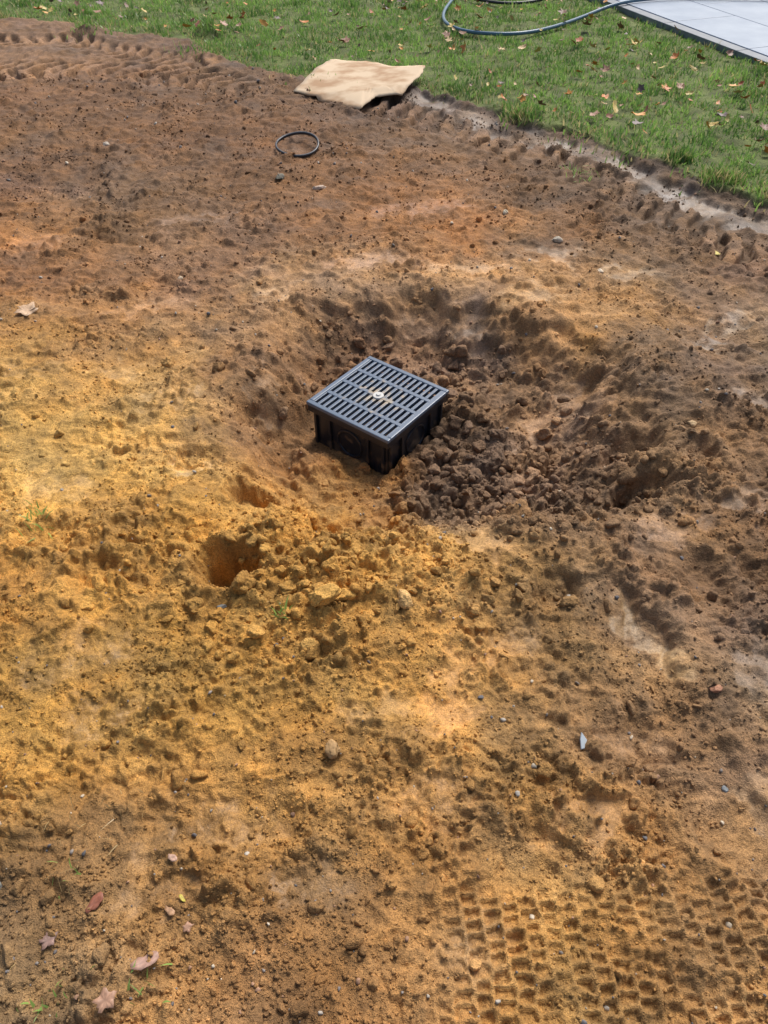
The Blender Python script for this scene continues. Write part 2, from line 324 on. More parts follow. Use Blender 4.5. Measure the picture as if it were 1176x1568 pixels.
# ------------------------------------------------------------------ scattered meshes
import bmesh
def ico(sub):
    bm=bmesh.new();bmesh.ops.create_icosphere(bm,subdivisions=sub,radius=1)
    v=np.array([x.co[:] for x in bm.verts]);f=np.array([[q.index for q in p.verts] for p in bm.faces]);bm.free();return v,f
def rotmats(n):
    q=rng.normal(size=(n,4));q/=np.linalg.norm(q,axis=1)[:,None]
    w,x,y,z=q.T
    return np.stack([np.stack([1-2*(y*y+z*z),2*(x*y-z*w),2*(x*z+y*w)],-1),np.stack([2*(x*y+z*w),1-2*(x*x+z*z),2*(y*z-x*w)],-1),np.stack([2*(x*z-y*w),2*(y*z+x*w),1-2*(x*x+y*y)],-1)],1)
def rocks(name,px,py,size,cols,sub,sink=.25,amp=.28,ntemp=8):
    v0,f0=ico(sub);temps=[]
    for t in range(ntemp):
        a=v0.copy()
        for o in range(7):
            nrm=rng.normal(size=3);nrm/=np.linalg.norm(nrm);lim=rng.uniform(.55,.88)
            dd=a@nrm;a=a-np.clip(dd-lim,0,None)[:,None]*nrm*.9
        for o in range(2):
            fq=1.2*1.9**o;ph=rng.uniform(0,6,3)
            a=a*(1+amp*.6*(.6**o)*(np.sin(v0[:,0]*fq*2+ph[0])*np.sin(v0[:,1]*fq*2+ph[1])+np.sin(v0[:,2]*fq*2.3+ph[2])*.5))[:,None]
        a=a+rng.normal(0,.07 if sub<3 else .035,a.shape)
        a*=np.array([1,rng.uniform(.7,1),rng.uniform(.5,.8)]);temps.append(a)
    temps=np.array(temps);n=len(px)
    T=temps[rng.integers(0,ntemp,n)]
    M=rotmats(n)
    V=np.einsum('nij,nkj->nki',M,T)*size[:,None,None]
    pz=height(px,py)+size*(.5-sink)
    V+=np.stack([px,py,pz],-1)[:,None,:]
    F=(f0[None]+(np.arange(n)*len(v0))[:,None,None]).reshape(-1,3)
    C=np.repeat(cols,len(v0),0)
    return mesh_from(name,V.reshape(-1,3),F,C)
def soilpts(n,dens):
    xs=[];ys=[];tot=0
    while tot<n:
        Y=rng.uniform(0,1,n*3)**1.5*5.8+.2
        X=rng.uniform(-1,1,n*3)*(.75+.42*Y)
        k=(Y<turf_y(X)-.05)&(rng.uniform(size=n*3)<dens(X,Y))
        u,v=boxuv(X,Y)
        k&=np.maximum(np.abs(u),np.abs(v))>.190
        xs.append(X[k]);ys.append(Y[k]);tot+=k.sum()
    return np.concatenate(xs)[:n],np.concatenate(ys)[:n]
def dens(x,y):
    return np.clip(.25+.55*gauss(x,y,-.15,1.25,.55,.3)+.6*gauss(x,y,.42,1.72,.35,.3)+.3*gauss(x,y,.05,.55,.5,.25)+.7*fbm(x,y,.28,141,4)+.3*gauss(x,y,.2,2.5,.4,.3),.02,1)*(1-.92*smearmask(x,y))*(1-.85*treadmask(x,y))
x,y=soilpts(30000,dens)
sz=.0018+.0048*rng.uniform(size=len(x))**3
sz*=1+.15*np.clip(y-1,0,4)
clodmat=soilmat('crumbled_soil',.005,False)
c=soilcol(x,y)*K*rng.uniform(.9,1.3,len(x))[:,None]
o=rocks('soil_crumbs',x,y,sz,np.clip(c,0,.85),1,.3);o.data.materials.append(clodmat)
def dens2(x,y): return np.clip(1.0*gauss(x,y,.42,1.72,.36,.28)+.6*gauss(x,y,-.15,1.2,.45,.2)+.6*gauss(x,y,.1,2.5,.45,.22)+.05+.3*gauss(x,y,.9,1.75,.3)+.08*gauss(x,y,0,.5,.6,.3),0,1)*(1-.85*smearmask(x,y))*(1-.9*treadmask(x,y))
x,y=soilpts(2300,dens2)
sz=.004+.016*rng.uniform(size=len(x))**3.2+.007*gauss(x,y,.42,1.75,.3,.25)*rng.uniform(size=len(x))
c=soilcol(x,y)*K*rng.uniform(.92,1.2,len(x))[:,None]
o=rocks('soil_clods',x,y,sz,np.clip(c,0,.85),3,.45,ntemp=14);o.data.materials.append(clodmat)
def dens3(x,y): return np.clip(1.0*gauss(x,y,.38,1.82,.26,.25)+.5*gauss(x,y,.1,2.48,.4,.16)+.22*gauss(x,y,-.1,1.22,.4,.15)+.7*gauss(x,y,.3,2.12,.1,.2)+.3*gauss(x,y,.8,1.7,.2,.15),0,1)
x,y=soilpts(230,dens3)
sz=.014+.022*rng.uniform(size=len(x))**1.6
c=soilcol(x,y)*K*rng.uniform(.92,1.15,len(x))[:,None]
o=rocks('soil_lumps',x,y,sz,np.clip(c,0,.85),4,.45,ntemp=16);o.data.materials.append(clodmat)
x,y=soilpts(900,lambda x,y:.4+.3*(y<1.2))
sz=.002+.005*rng.uniform(size=len(x))**3;sz*=1+.25*np.clip(y-1,0,4)
base=np.array([(190,180,165),(150,140,130),(120,112,108),(215,200,175),(175,135,105),(115,112,112)])/255.
c=lin(base[rng.integers(0,6,len(x))])*rng.uniform(.6,.95,len(x))[:,None]
o=rocks('gravel',x,y,sz,c,2,.25,.15)
m,nt,p=newmat('pebble');a=nt.nodes.new('ShaderNodeVertexColor');a.layer_name='tint'
tn=nt.nodes.new('ShaderNodeTexNoise');tn.inputs['Scale'].default_value=90;tn.inputs['Detail'].default_value=4
tcn=nt.nodes.new('ShaderNodeTexCoord');nt.links.new(tcn.outputs['Object'],tn.inputs['Vector'])
mr=nt.nodes.new('ShaderNodeMapRange');mr.inputs['To Min'].default_value=.45;mr.inputs['To Max'].default_value=1.5;nt.links.new(tn.outputs['Fac'],mr.inputs['Value'])
vm=nt.nodes.new('ShaderNodeVectorMath');vm.operation='SCALE';nt.links.new(a.outputs['Color'],vm.inputs[0]);nt.links.new(mr.outputs[0],vm.inputs['Scale'])
nt.links.new(vm.outputs[0],p.inputs['Base Color']);p.inputs['Roughness'].default_value=.75
o.data.materials.append(m);pebmat=m
def one(name,X,Y,s,rgb,sub=4,mat=clodmat,sink=.3,amp=.22,sc=(1,1,1)):
    o=rocks(name,np.array([0.]),np.array([0.]),np.array([1.]),desat(lin(np.array([rgb])/255.)*.95),sub,0,amp*.7,1)
    v=np.empty(len(o.data.vertices)*3,np.float32);o.data.vertices.foreach_get('co',v);v=v.reshape(-1,3);v-=v.mean(0)
    v+=.05*np.stack([fbm(v[:,0]*1+v[:,2],v[:,1]+k,.4,201+k,3) for k in range(3)],-1)
    v*=np.array(sc)*s
    o.data.vertices.foreach_set('co',v.astype(np.float32).ravel());o.data.update()
    z=float(height(np.array([X]),np.array([Y]))[0])
    o.location=(X,Y,z+v[:,2].max()*(1-2*sink)*.9);o.data.materials.append(mat);return o
for X,Y,s,rgb,scl in [(-.145,1.13,.038,(212,160,78),(1.3,.9,.9)),(.05,1.15,.026,(222,176,110),(1.1,1,.8)),(-.18,1.02,.025,(208,158,80),(1,1,.8)),(-.31,1.05,.024,(208,155,75),(1.1,.8,.8)),(-.10,1.15,.028,(208,155,72),(1,1,.8)),(-.2,1.19,.020,(203,150,70),(1,1,.8)),
    (.40,1.63,.030,(134,105,80),(1.3,1,.7)),(-.10,2.60,.034,(140,102,70),(1,1,.8)),(-.13,2.48,.03,(145,105,70),(1,1,.8)),(.02,2.62,.026,(142,110,84),(1.3,1,.7)),(.25,2.27,.034,(130,101,78),(1,1,.8)),(.30,2.1,.032,(126,99,77),(1,1,.8)),(.22,1.96,.03,(126,99,77),(1,1.2,.8)),(.17,1.88,.028,(130,101,77),(1.2,1,.8)),(-.36,2.12,.03,(138,107,78),(1,1,.8))]:
    one('earth_clod',X,Y,s,rgb,4,clodmat,.3,.24,scl)
for X,Y,s,rgb,scl in [(-.11,.76,.027,(172,134,86),(.75,1.15,.6)),(-.33,3.84,.035,(200,172,150),(1.3,.7,.4)),(.79,3.26,.026,(195,180,160),(1,1,.8)),(.58,3.51,.024,(200,185,160),(1,1,.7)),(-.41,1.15,.012,(120,120,118),(1.3,1,.6)),(.76,.91,.014,(170,118,88),(1.3,.9,.6)),(.55,1.68,.013,(210,190,165),(1,1,.7)),(.27,2.56,.024,(155,130,102),(1.3,1,.6)),(-.86,2.9,.016,(185,162,135),(1,1,.7)),(-1.6,4.5,.025,(170,155,140),(1,1,.6)),(.93,2.98,.018,(215,195,170),(1,1,.7)),(.72,.69,.008,(135,138,140),(1,1,.7)),(-.73,.49,.011,(125,122,115),(1,1,.7)),(-.54,3.95,.028,(118,112,98),(1.2,1,.6)),(1.0,1.9,.018,(195,162,118),(1.2,.8,.7))]:
    one('stone',X,Y,s,rgb,4,pebmat,.35,.2,scl)

# ------------------------------------------------------------------ grass
px0,py0=1.974,7.93;dx,dy=2.705-px0,5.92-py0;dl=math.hypot(dx,dy);ux,uy=dx/dl,dy/dl;wx_,wy_=-uy,ux
if wx_<0: wx_,wy_=-wx_,-wy_
n=170000
Y=rng.uniform(3.,11.,n*2);X=rng.uniform(-6.5,7,n*2)
keep=(Y>turf_y(X)+.035+.05*perlin(X*6,Y*6,151))&(np.abs(X)<1.5+.5*Y)
keep&=((X-px0)*wx_+(Y-py0)*wy_)<.01
keep&=rng.uniform(size=n*2)<np.clip(.7+1.1*fbm(X,Y,.22,152,3),.1,1)
X=X[keep][:n];Y=Y[keep][:n];n=len(X)
tuf=[(-1.45,7.08,.14,260,.08),(-2.38,7.0,.2,200,.06),(.823,4.80,.10,240,.08),(.9,5.0,.16,160,.06),(1.60,4.14,.07,220,.085),(1.74,3.86,.09,300,.09),(.5,5.5,.2,150,.05),(1.2,4.63,.2,160,.06),(1.4,4.33,.2,160,.06),(-.3,5.85,.4,250,.05),(-1.3,6.5,.3,250,.06),(1.7,3.9,.15,120,.06),(1.95,3.63,.15,200,.07)]
tx=[];ty=[];tl=[]
for a,b_,r,k,l in tuf:
    tx.append(rng.normal(a,r*.5,k));ty.append(rng.normal(b_+.03,r*.4,k));tl.append(np.full(k,l))
NX=np.concatenate([X]+tx);NY=np.concatenate([Y]+ty)
ln=np.concatenate([rng.uniform(.022,.060,n)*(1+.6*fbm(X,Y,.25,153,3))]+[t*rng.uniform(.4,1.1,len(t)) for t in tl])
grassmat,nt,p=newmat('grass_blade');a=nt.nodes.new('ShaderNodeVertexColor');a.layer_name='tint'
nt.links.new(a.outputs['Color'],p.inputs['Base Color']);p.inputs['Roughness'].default_value=.35;p.inputs['Specular IOR Level'].default_value=.5
tr=nt.nodes.new('ShaderNodeBsdfTranslucent');nt.links.new(a.outputs['Color'],tr.inputs['Color'])
mx=nt.nodes.new('ShaderNodeMixShader');mx.inputs[0].default_value=.38
nt.links.new(p.outputs[0],mx.inputs[1]);nt.links.new(tr.outputs[0],mx.inputs[2]);nt.links.new(mx.outputs[0],nt.nodes['Material Output'].inputs['Surface'])
def blades(name,X,Y,ln,w,lean,cols,zoff=-.004):
    n=len(X);Zb=height(X,Y)+zoff
    a=rng.uniform(0,2*np.pi,n);la=rng.uniform(0,2*np.pi,n);le=lean*rng.uniform(.2,1,n)
    w=w*rng.uniform(.6,1.2,n)
    wx=np.cos(a)*w/2;wy=np.sin(a)*w/2
    dxl=np.cos(la)*le;dyl=np.sin(la)*le;up=np.sqrt(np.clip(1-le**2,.05,1))
    B=np.stack([X,Y,Zb],-1)
    def P(t,s,k): 
        return B+np.stack([dxl*ln*t**1.6+s*wx*k,dyl*ln*t**1.6+s*wy*k,up*ln*(t-.18*le*t*t)],-1)
    V=np.stack([P(0,-1,1),P(0,1,1),P(.55,-1,.85),P(.55,1,.85),P(1,0,0)],1)
    o=np.arange(n)*5
    F=np.concatenate([np.stack([o,o+1,o+3],-1),np.stack([o,o+3,o+2],-1),np.stack([o+2,o+3,o+4],-1)])
    C=np.repeat(cols,5,0)
    ob=mesh_from(name,V.reshape(-1,3),F,C);ob.data.materials.append(grassmat);return ob
t=np.clip(.5+.8*fbm(NX,NY,.4,154,3)+rng.normal(0,.3,len(NX)),0,1)[:,None]
gc=lin(np.array((92,128,58))/255.)*(1-t)+lin(np.array((152,188,96))/255.)*t
straw=rng.uniform(size=len(NX))<np.clip(.10+.32*np.exp(-((NY-turf_y(NX))/.2)**2),0,1)
gc[straw]=lin(np.array((205,190,135))/255.)*rng.uniform(.6,1,straw.sum())[:,None]
blades('lawn_grass',NX,NY,ln,.0085,.8,gc)
for (a,b_,k,l,s,nm) in [(-.25,1.10,16,.04,.010,'grass_sprig'),(-.98,1.47,26,.05,.03,'grass_sprig'),(-.585,.30,18,.03,.03,'grass_sprig'),(-.41,.32,10,.03,.025,'grass_sprig'),(-.60,.50,8,.035,.02,'grass_sprig'),(1.05,4.0,40,.05,.05,'grass_sprig')]:
    x=rng.normal(a,s,k);y=rng.normal(b_,s,k)
    cc=np.tile(lin(np.array((158,192,100))/255.),(k,1))*rng.uniform(.6,1.1,k)[:,None]
    blades(nm,x,y,l*rng.uniform(.5,1.1,k),.0045,1.,cc,.005)
k=60;x=np.concatenate([rng.normal(-.6,.05,30),rng.uniform(-.7,.7,30)]);y=np.concatenate([rng.normal(.57,.06,30),rng.uniform(.3,1.5,30)])
blades('dry_straw',x,y,rng.uniform(.015,.045,k),.002,1.,np.tile(lin(np.array((190,165,115))/255.),(k,1)),.004)

# ------------------------------------------------------------------ leaves
def leafshape(kind):
    if kind==0:
        pts=[]
        for i in range(25):
            a=i/24*2*np.pi;r=.66+.16*math.cos(5*a)+.09*math.cos(10*a+.5);pts.append((r*math.sin(a),r*math.cos(a)))
        return np.array(pts[:-1])
    pts=[]
    for i in range(16):
        a=i/16*2*np.pi;pts.append((.42*math.sin(a)*(1+.25*math.cos(a)),.85*math.cos(a)))
    return np.array(pts)
def leafmesh(X,Y,size,cols,kinds,zo,tilt,curl):
    V=[];F=[];C=[];off=0
    Zs=height(X,Y)
    for i in range(len(X)):
        p=leafshape(kinds[i])*rng.uniform(.88,1.12,(1,2));p=p+rng.normal(0,.05,p.shape);n=len(p)
        q=np.concatenate([np.zeros((1,2)),p*.5,p])
        r2=(q**2).sum(1)
        z=curl*r2*rng.uniform(.1,.6)+curl*.5*np.abs(q[:,0])*rng.uniform(-.5,1)+.10*rng.normal(size=len(q))*r2
        v=np.stack([q[:,0],q[:,1],z],-1)
        M=np.array(Matrix.Rotation(rng.uniform(0,6.28),3,'Z')@Matrix.Rotation(rng.normal(0,tilt),3,'X')@Matrix.Rotation(rng.normal(0,tilt),3,'Y'))
        v=v@M.T*size[i]
        v+=np.array([X[i],Y[i],Zs[i]+zo[i]])
        V.append(v)
        for k in range(n):
            k2=(k+1)%n
            F+= [(off,off+1+k,off+1+k2),(off+1+k,off+1+n+k,off+1+n+k2),(off+1+k,off+1+n+k2,off+1+k2)]
        C.append(np.repeat(cols[i][None],len(v),0)*rng.uniform(.7,1.15,(len(v),1)));off+=len(v)
    return np.concatenate(V),np.array(F),np.concatenate(C)
leafmat,nt,p=newmat('dry_leaf');a=nt.nodes.new('ShaderNodeVertexColor');a.layer_name='tint'
tn=nt.nodes.new('ShaderNodeTexNoise');tn.inputs['Scale'].default_value=160;tn.inputs['Detail'].default_value=4
tcn=nt.nodes.new('ShaderNodeTexCoord');nt.links.new(tcn.outputs['Object'],tn.inputs['Vector'])
mr=nt.nodes.new('ShaderNodeMapRange');mr.inputs['To Min'].default_value=.45;mr.inputs['To Max'].default_value=1.45;nt.links.new(tn.outputs['Fac'],mr.inputs['Value'])
vm=nt.nodes.new('ShaderNodeVectorMath');vm.operation='SCALE';nt.links.new(a.outputs['Color'],vm.inputs[0]);nt.links.new(mr.outputs[0],vm.inputs['Scale'])
nt.links.new(vm.outputs[0],p.inputs['Base Color']);p.inputs['Roughness'].default_value=.55
pal=lin(np.array([(205,125,55),(180,98,52),(215,150,68),(150,92,62),(125,88,70),(205,172,120),(205,178,100),(165,122,95),(108,86,84)])/255.)
nl=720
X=rng.uniform(-5,6.5,nl*5);Y=rng.uniform(3.6,10.5,nl*5)
k=(Y>turf_y(X)+.1)&(((X-px0)*wx_+(Y-py0)*wy_)<-.03)&(rng.uniform(size=nl*5)<np.clip(.3+.35*(X>0)+.6*fbm(X,Y,.8,161,2),.05,1))&(np.abs(X)<1+.5*Y)
X=X[k][:nl];Y=Y[k][:nl];nl=len(X)
V,F,C=leafmesh(X,Y,.018+.034*rng.uniform(size=nl)**1.5,pal[rng.integers(0,9,nl)],rng.integers(0,2,nl),rng.uniform(.028,.055,nl),.45,.8)
o=mesh_from('autumn_leaves',V,F,C);o.data.materials.append(leafmat)
for X,Y,s,rgb,kd in [(-2.19,6.06,.085,(230,220,165),0),(-1.39,2.59,.055,(215,178,140),0),(-.42,.36,.030,(185,145,125),1),(-.47,.30,.024,(195,150,120),0),(-.77,.58,.022,(205,180,145),0),(-.54,.46,.024,(160,98,72),1),(-.41,.54,.015,(200,160,135),1),(-.61,.40,.020,(150,118,105),0),(-.40,.45,.014,(195,150,110),1),(-.38,.47,.010,(200,182,70),1),(1.5,3.2,.03,(215,195,90),1),(-.36,.42,.013,(185,140,110),0)]:
    V,F,C=leafmesh(np.array([0.]),np.array([0.]),np.array([s]),lin(np.array([rgb])/255.)*.8,[kd],np.array([0.]),.12,.45)
    V[:,2]-=V[:,2].min()
    o=mesh_from('fallen_leaf',V,F,C);o.data.materials.append(leafmat);so=o.modifiers.new('t','SOLIDIFY');so.thickness=.0006
    o.location=(X,Y,float(height(np.array([X]),np.array([Y]))[0])+.005)

# ------------------------------------------------------------------ helpers for built things
def boxpart(bm,x0,x1,y0,y1,z0,z1):
    vs=[bm.verts.new(p) for p in [(x0,y0,z0),(x1,y0,z0),(x1,y1,z0),(x0,y1,z0),(x0,y0,z1),(x1,y0,z1),(x1,y1,z1),(x0,y1,z1)]]
    for f in [(3,2,1,0),(4,5,6,7),(0,1,5,4),(1,2,6,5),(2,3,7,6),(3,0,4,7)]: bm.faces.new([vs[i] for i in f])
def finish(bm,name,mat,parent=None,bev=0,seg=2):
    me=bpy.data.meshes.new(name);bm.normal_update();bm.to_mesh(me);bm.free()
    o=bpy.data.objects.new(name,me);scene.collection.objects.link(o);me.materials.append(mat)
    if parent: o.parent=parent
    if bev:
        b=o.modifiers.new('b','BEVEL');b.width=bev;b.segments=seg;b.limit_method='ANGLE'
    return o
root=bpy.data.objects.new('drainage_box',None);scene.collection.objects.link(root);root.location=(box_c[0],box_c[1],0);root.rotation_euler=(0,0,box_a)
plas,nt,p=newmat('black_plastic')
tn=nt.nodes.new('ShaderNodeTexNoise');tn.inputs['Scale'].default_value=22;tn.inputs['Detail'].default_value=6;tcn=nt.nodes.new('ShaderNodeTexCoord');nt.links.new(tcn.outputs['Object'],tn.inputs['Vector'])
sx=nt.nodes.new('ShaderNodeSeparateXYZ');nt.links.new(tcn.outputs['Object'],sx.inputs[0])
mz=nt.nodes.new('ShaderNodeMapRange');mz.inputs['From Min'].default_value=-.10;mz.inputs['From Max'].default_value=-.20;mz.inputs['To Min'].default_value=0;mz.inputs['To Max'].default_value=.25;nt.links.new(sx.outputs['Z'],mz.inputs['Value'])
ad=nt.nodes.new('ShaderNodeMath');nt.links.new(tn.outputs['Fac'],ad.inputs[0]);nt.links.new(mz.outputs[0],ad.inputs[1])
rp=nt.nodes.new('ShaderNodeMapRange');rp.inputs['From Min'].default_value=.60;rp.inputs['From Max'].default_value=.80;nt.links.new(ad.outputs[0],rp.inputs['Value'])
mc=nt.nodes.new('ShaderNodeMix');mc.data_type='RGBA';mc.inputs[6].default_value=(.014,.017,.024,1);mc.inputs[7].default_value=(.15,.10,.055,1);nt.links.new(rp.outputs[0],mc.inputs[0]);nt.links.new(mc.outputs[2],p.inputs['Base Color'])
ro=nt.nodes.new('ShaderNodeMapRange');ro.inputs['To Min'].default_value=.33;ro.inputs['To Max'].default_value=.9;nt.links.new(rp.outputs[0],ro.inputs['Value']);nt.links.new(ro.outputs[0],p.inputs['Roughness'])
grat,nt,p=newmat('grate_plastic');p.inputs['Roughness'].default_value=.28
tn=nt.nodes.new('ShaderNodeTexNoise');tn.inputs['Scale'].default_value=30;tn.inputs['Detail'].default_value=6;tcn=nt.nodes.new('ShaderNodeTexCoord');nt.links.new(tcn.outputs['Object'],tn.inputs['Vector'])
ln_=nt.nodes.new('ShaderNodeVectorMath');ln_.operation='LENGTH';nt.links.new(tcn.outputs['Object'],ln_.inputs[0])
md=nt.nodes.new('ShaderNodeMapRange');md.inputs['From Min'].default_value=.02;md.inputs['From Max'].default_value=.13;md.inputs['To Min'].default_value=.19;md.inputs['To Max'].default_value=-.08;nt.links.new(ln_.outputs['Value'],md.inputs['Value'])
ad=nt.nodes.new('ShaderNodeMath');nt.links.new(tn.outputs['Fac'],ad.inputs[0]);nt.links.new(md.outputs[0],ad.inputs[1])
rp=nt.nodes.new('ShaderNodeMapRange');rp.inputs['From Min'].default_value=.55;rp.inputs['From Max'].default_value=.72;nt.links.new(ad.outputs[0],rp.inputs['Value'])
mc=nt.nodes.new('ShaderNodeMix');mc.data_type='RGBA';mc.inputs[6].default_value=(.10,.135,.185,1);mc.inputs[7].default_value=(.34,.28,.20,1);nt.links.new(rp.outputs[0],mc.inputs[0]);nt.links.new(mc.outputs[2],p.inputs['Base Color'])
S=.18;F_=.018
bm=bmesh.new()
boxpart(bm,-S,S,-S,-S+F_,-.014,0);boxpart(bm,-S,S,S-F_,S,-.014,0);boxpart(bm,-S,-S+F_,-S+F_,S-F_,-.014,0);boxpart(bm,S-F_,S,-S+F_,S-F_,-.014,0)
finish(bm,'lid_frame',grat,root,.003,3)
a0=S-F_;rows=4;rib=.016;slotl=(2*a0-(rows-1)*rib)/rows
bm=bmesh.new()
for r in range(1,rows):
    yb=-a0+r*slotl+(r-1)*rib
    boxpart(bm,-a0,a0,yb,yb+rib,-.013,-.0015)
finish(bm,'lid_ribs',grat,root,.0015,2)
bm=bmesh.new();nb=14;pitch=2*a0/nb;bw=pitch*.48
for r in range(rows):
    y0=-a0+r*(slotl+rib)
    for i in range(nb+1):
        xc=-a0+i*pitch;xa=max(xc-bw/2,-a0);xb=min(xc+bw/2,a0)
        boxpart(bm,xa,xb,y0,y0+slotl,-.013,-.0022)
finish(bm,'lid_bars',grat,root,.0012,2)
bm=bmesh.new();bmesh.ops.create_cone(bm,cap_ends=True,segments=28,radius1=.021,radius2=.019,depth=.006,matrix=Matrix.Translation((0,0,-.0005)))
bmesh.ops.create_cone(bm,cap_ends=True,segments=6,radius1=.009,radius2=.008,depth=.005,matrix=Matrix.Translation((0,0,.0045)))
bossm,nt,p=newmat('dusty_fixing');p.inputs['Base Color'].default_value=(.50,.49,.46,1);p.inputs['Roughness'].default_value=.6
finish(bm,'lid_fixing',bossm,root,.001,2)
bm=bmesh.new();o_=S-.003;w=.006
for (x0,x1,y0,y1) in [(-o_,o_,-o_,-o_+w),(-o_,o_,o_-w,o_),(-o_,-o_+w,-o_+w,o_-w),(o_-w,o_,-o_+w,o_-w)]: boxpart(bm,x0,x1,y0,y1,-.040,-.0145)
finish(bm,'frame_skirt',plas,root,.002,2)
bi=.163;w=.006
bm=bmesh.new()
for (x0,x1,y0,y1) in [(-bi,bi,-bi,-bi+w),(-bi,bi,bi-w,bi),(-bi,-bi+w,-bi+w,bi-w),(bi-w,bi,-bi+w,bi-w)]: boxpart(bm,x0,x1,y0,y1,-.235,-.038)
boxpart(bm,-bi+w,bi-w,-bi+w,bi-w,-.235,-.229)
finish(bm,'body',plas,root,.003,2)
bm=bmesh.new()
for s in(-1,1):
    for q in(-.150,-.085,.085,.150):
        a,b_=sorted((s*(bi+.0005),s*(bi+.010)))
        boxpart(bm,q-.005,q+.005,a,b_,-.1895,-.041)
        boxpart(bm,a,b_,q-.005,q+.005,-.1895,-.041)
    a,b_=sorted((s*(bi+.0005),s*(bi+.014)))
    boxpart(bm,-bi+.001,bi-.001,a,b_,-.200,-.190)
    boxpart(bm,a,b_,-bi+.001,bi-.001,-.200,-.190)
finish(bm,'wall_ribs',plas,root,.0015,2)
for kx,(ax,sx_) in enumerate([('y',-1),('y',1),('x',-1),('x',1)]):
    bpy.ops.mesh.primitive_torus_add(major_radius=.052,minor_radius=.0045,major_segments=40,minor_segments=8)
    t=bpy.context.object;t.name='pipe_knockout';t.data.materials.append(plas);t.parent=root
    if ax=='y': t.rotation_euler=(math.pi/2,0,0);t.location=(0,sx_*(bi+.001),-.112)
    else: t.rotation_euler=(0,math.pi/2,0);t.location=(sx_*(bi+.001),0,-.112)
# ------------------------------------------------------------------ sealing ring
bm=bmesh.new();ns=72;prof=[(-.004,-.007),(.004,-.007),(.0055,0),(.004,.007),(-.004,.007),(-.0055,0)]
vv=[]
for i in range(ns):
    a=i/ns*2*math.pi;row=[]
    for pr,pz in prof:
        r=.118+pr;row.append(bm.verts.new((r*math.cos(a),r*1.06*math.sin(a),pz+.004*math.sin(2*a))))
    vv.append(row)
for i in range(ns):
    for k in range(6): bm.faces.new([vv[i][k],vv[(i+1)%ns][k],vv[(i+1)%ns][(k+1)%6],vv[i][(k+1)%6]])
bmesh.ops.recalc_face_normals(bm,faces=bm.faces)
rub,nt,p=newmat('black_rubber');p.inputs['Base Color'].default_value=(.03,.032,.038,1);p.inputs['Roughness'].default_value=.35
o=finish(bm,'rubber_seal_ring',rub);o.location=(-.485,4.38,float(height(np.array([-.49]),np.array([4.38]))[0])+.022);o.rotation_euler=(math.radians(9),0,0)
for q in o.data.polygons:q.use_smooth=True
# ------------------------------------------------------------------ board
card=np.array([(-.63,5.72),(-.53,6.05),(-.44,6.37),(-.41,6.45),(-.37,6.46),(-.27,6.42),(-.14,6.41),(-.03,6.31),(.06,6.20),(.18,6.14),(.30,6.08),(.28,5.95),(.24,5.79),(.18,5.66),(.12,5.50),(.05,5.53),(-.06,5.52),(-.11,5.42),(-.16,5.32),(-.24,5.38),(-.30,5.43),(-.38,5.51),(-.47,5.60)])*.955
cen=card.mean(0);dense=[]
for k in range(len(card)):
    a=card[k];b_=card[(k+1)%len(card)]
    for t in np.linspace(0,1,5)[:-1]: dense.append(a+(b_-a)*t+rng.normal(0,.004,2))
dense=np.array(dense);nd=len(dense);nr=12
V=[(cen[0],cen[1])]
for r in range(1,nr+1): V+=list(cen+(dense-cen)*r/nr)
V=np.array(V)
rr=np.concatenate([[0],np.repeat(np.arange(1,nr+1)/nr,nd)])
ang=np.arctan2(V[:,1]-cen[1],V[:,0]-cen[0])
z=.080+.03*(V[:,0]-cen[0])/.45+.008*np.sin(V[:,0]*7+V[:,1]*4)*rr+.012*rr**3*np.cos(2*ang+.6)+.004*perlin(V[:,0]*4,V[:,1]*4,171)-.02*rr**4*(V[:,1]<5.35)
F=[]
for k in range(nd):
    k2=(k+1)%nd;F.append((0,1+k,1+k2))
    for r in range(nr-1):
        a=1+r*nd;b_=1+(r+1)*nd;F+=[(a+k,b_+k,b_+k2),(a+k,b_+k2,a+k2)]
o=mesh_from('cardboard_sheet',np.column_stack([V,z]),np.array(F))
m,nt,p=newmat('cardboard');tn=nt.nodes.new('ShaderNodeTexNoise');tn.inputs['Scale'].default_value=6;tn.inputs['Detail'].default_value=7;tcn=nt.nodes.new('ShaderNodeTexCoord');nt.links.new(tcn.outputs['Object'],tn.inputs['Vector'])
cr=nt.nodes.new('ShaderNodeValToRGB');cr.color_ramp.elements[0].position=.36;cr.color_ramp.elements[0].color=(.38,.23,.12,1);cr.color_ramp.elements[1].position=.56;cr.color_ramp.elements[1].color=(.58,.44,.29,1)
nt.links.new(tn.outputs['Fac'],cr.inputs[0]);nt.links.new(cr.outputs[0],p.inputs['Base Color']);p.inputs['Roughness'].default_value=.85
o.data.materials.append(m);so=o.modifiers.new('t','SOLIDIFY');so.thickness=.007;so.offset=-1
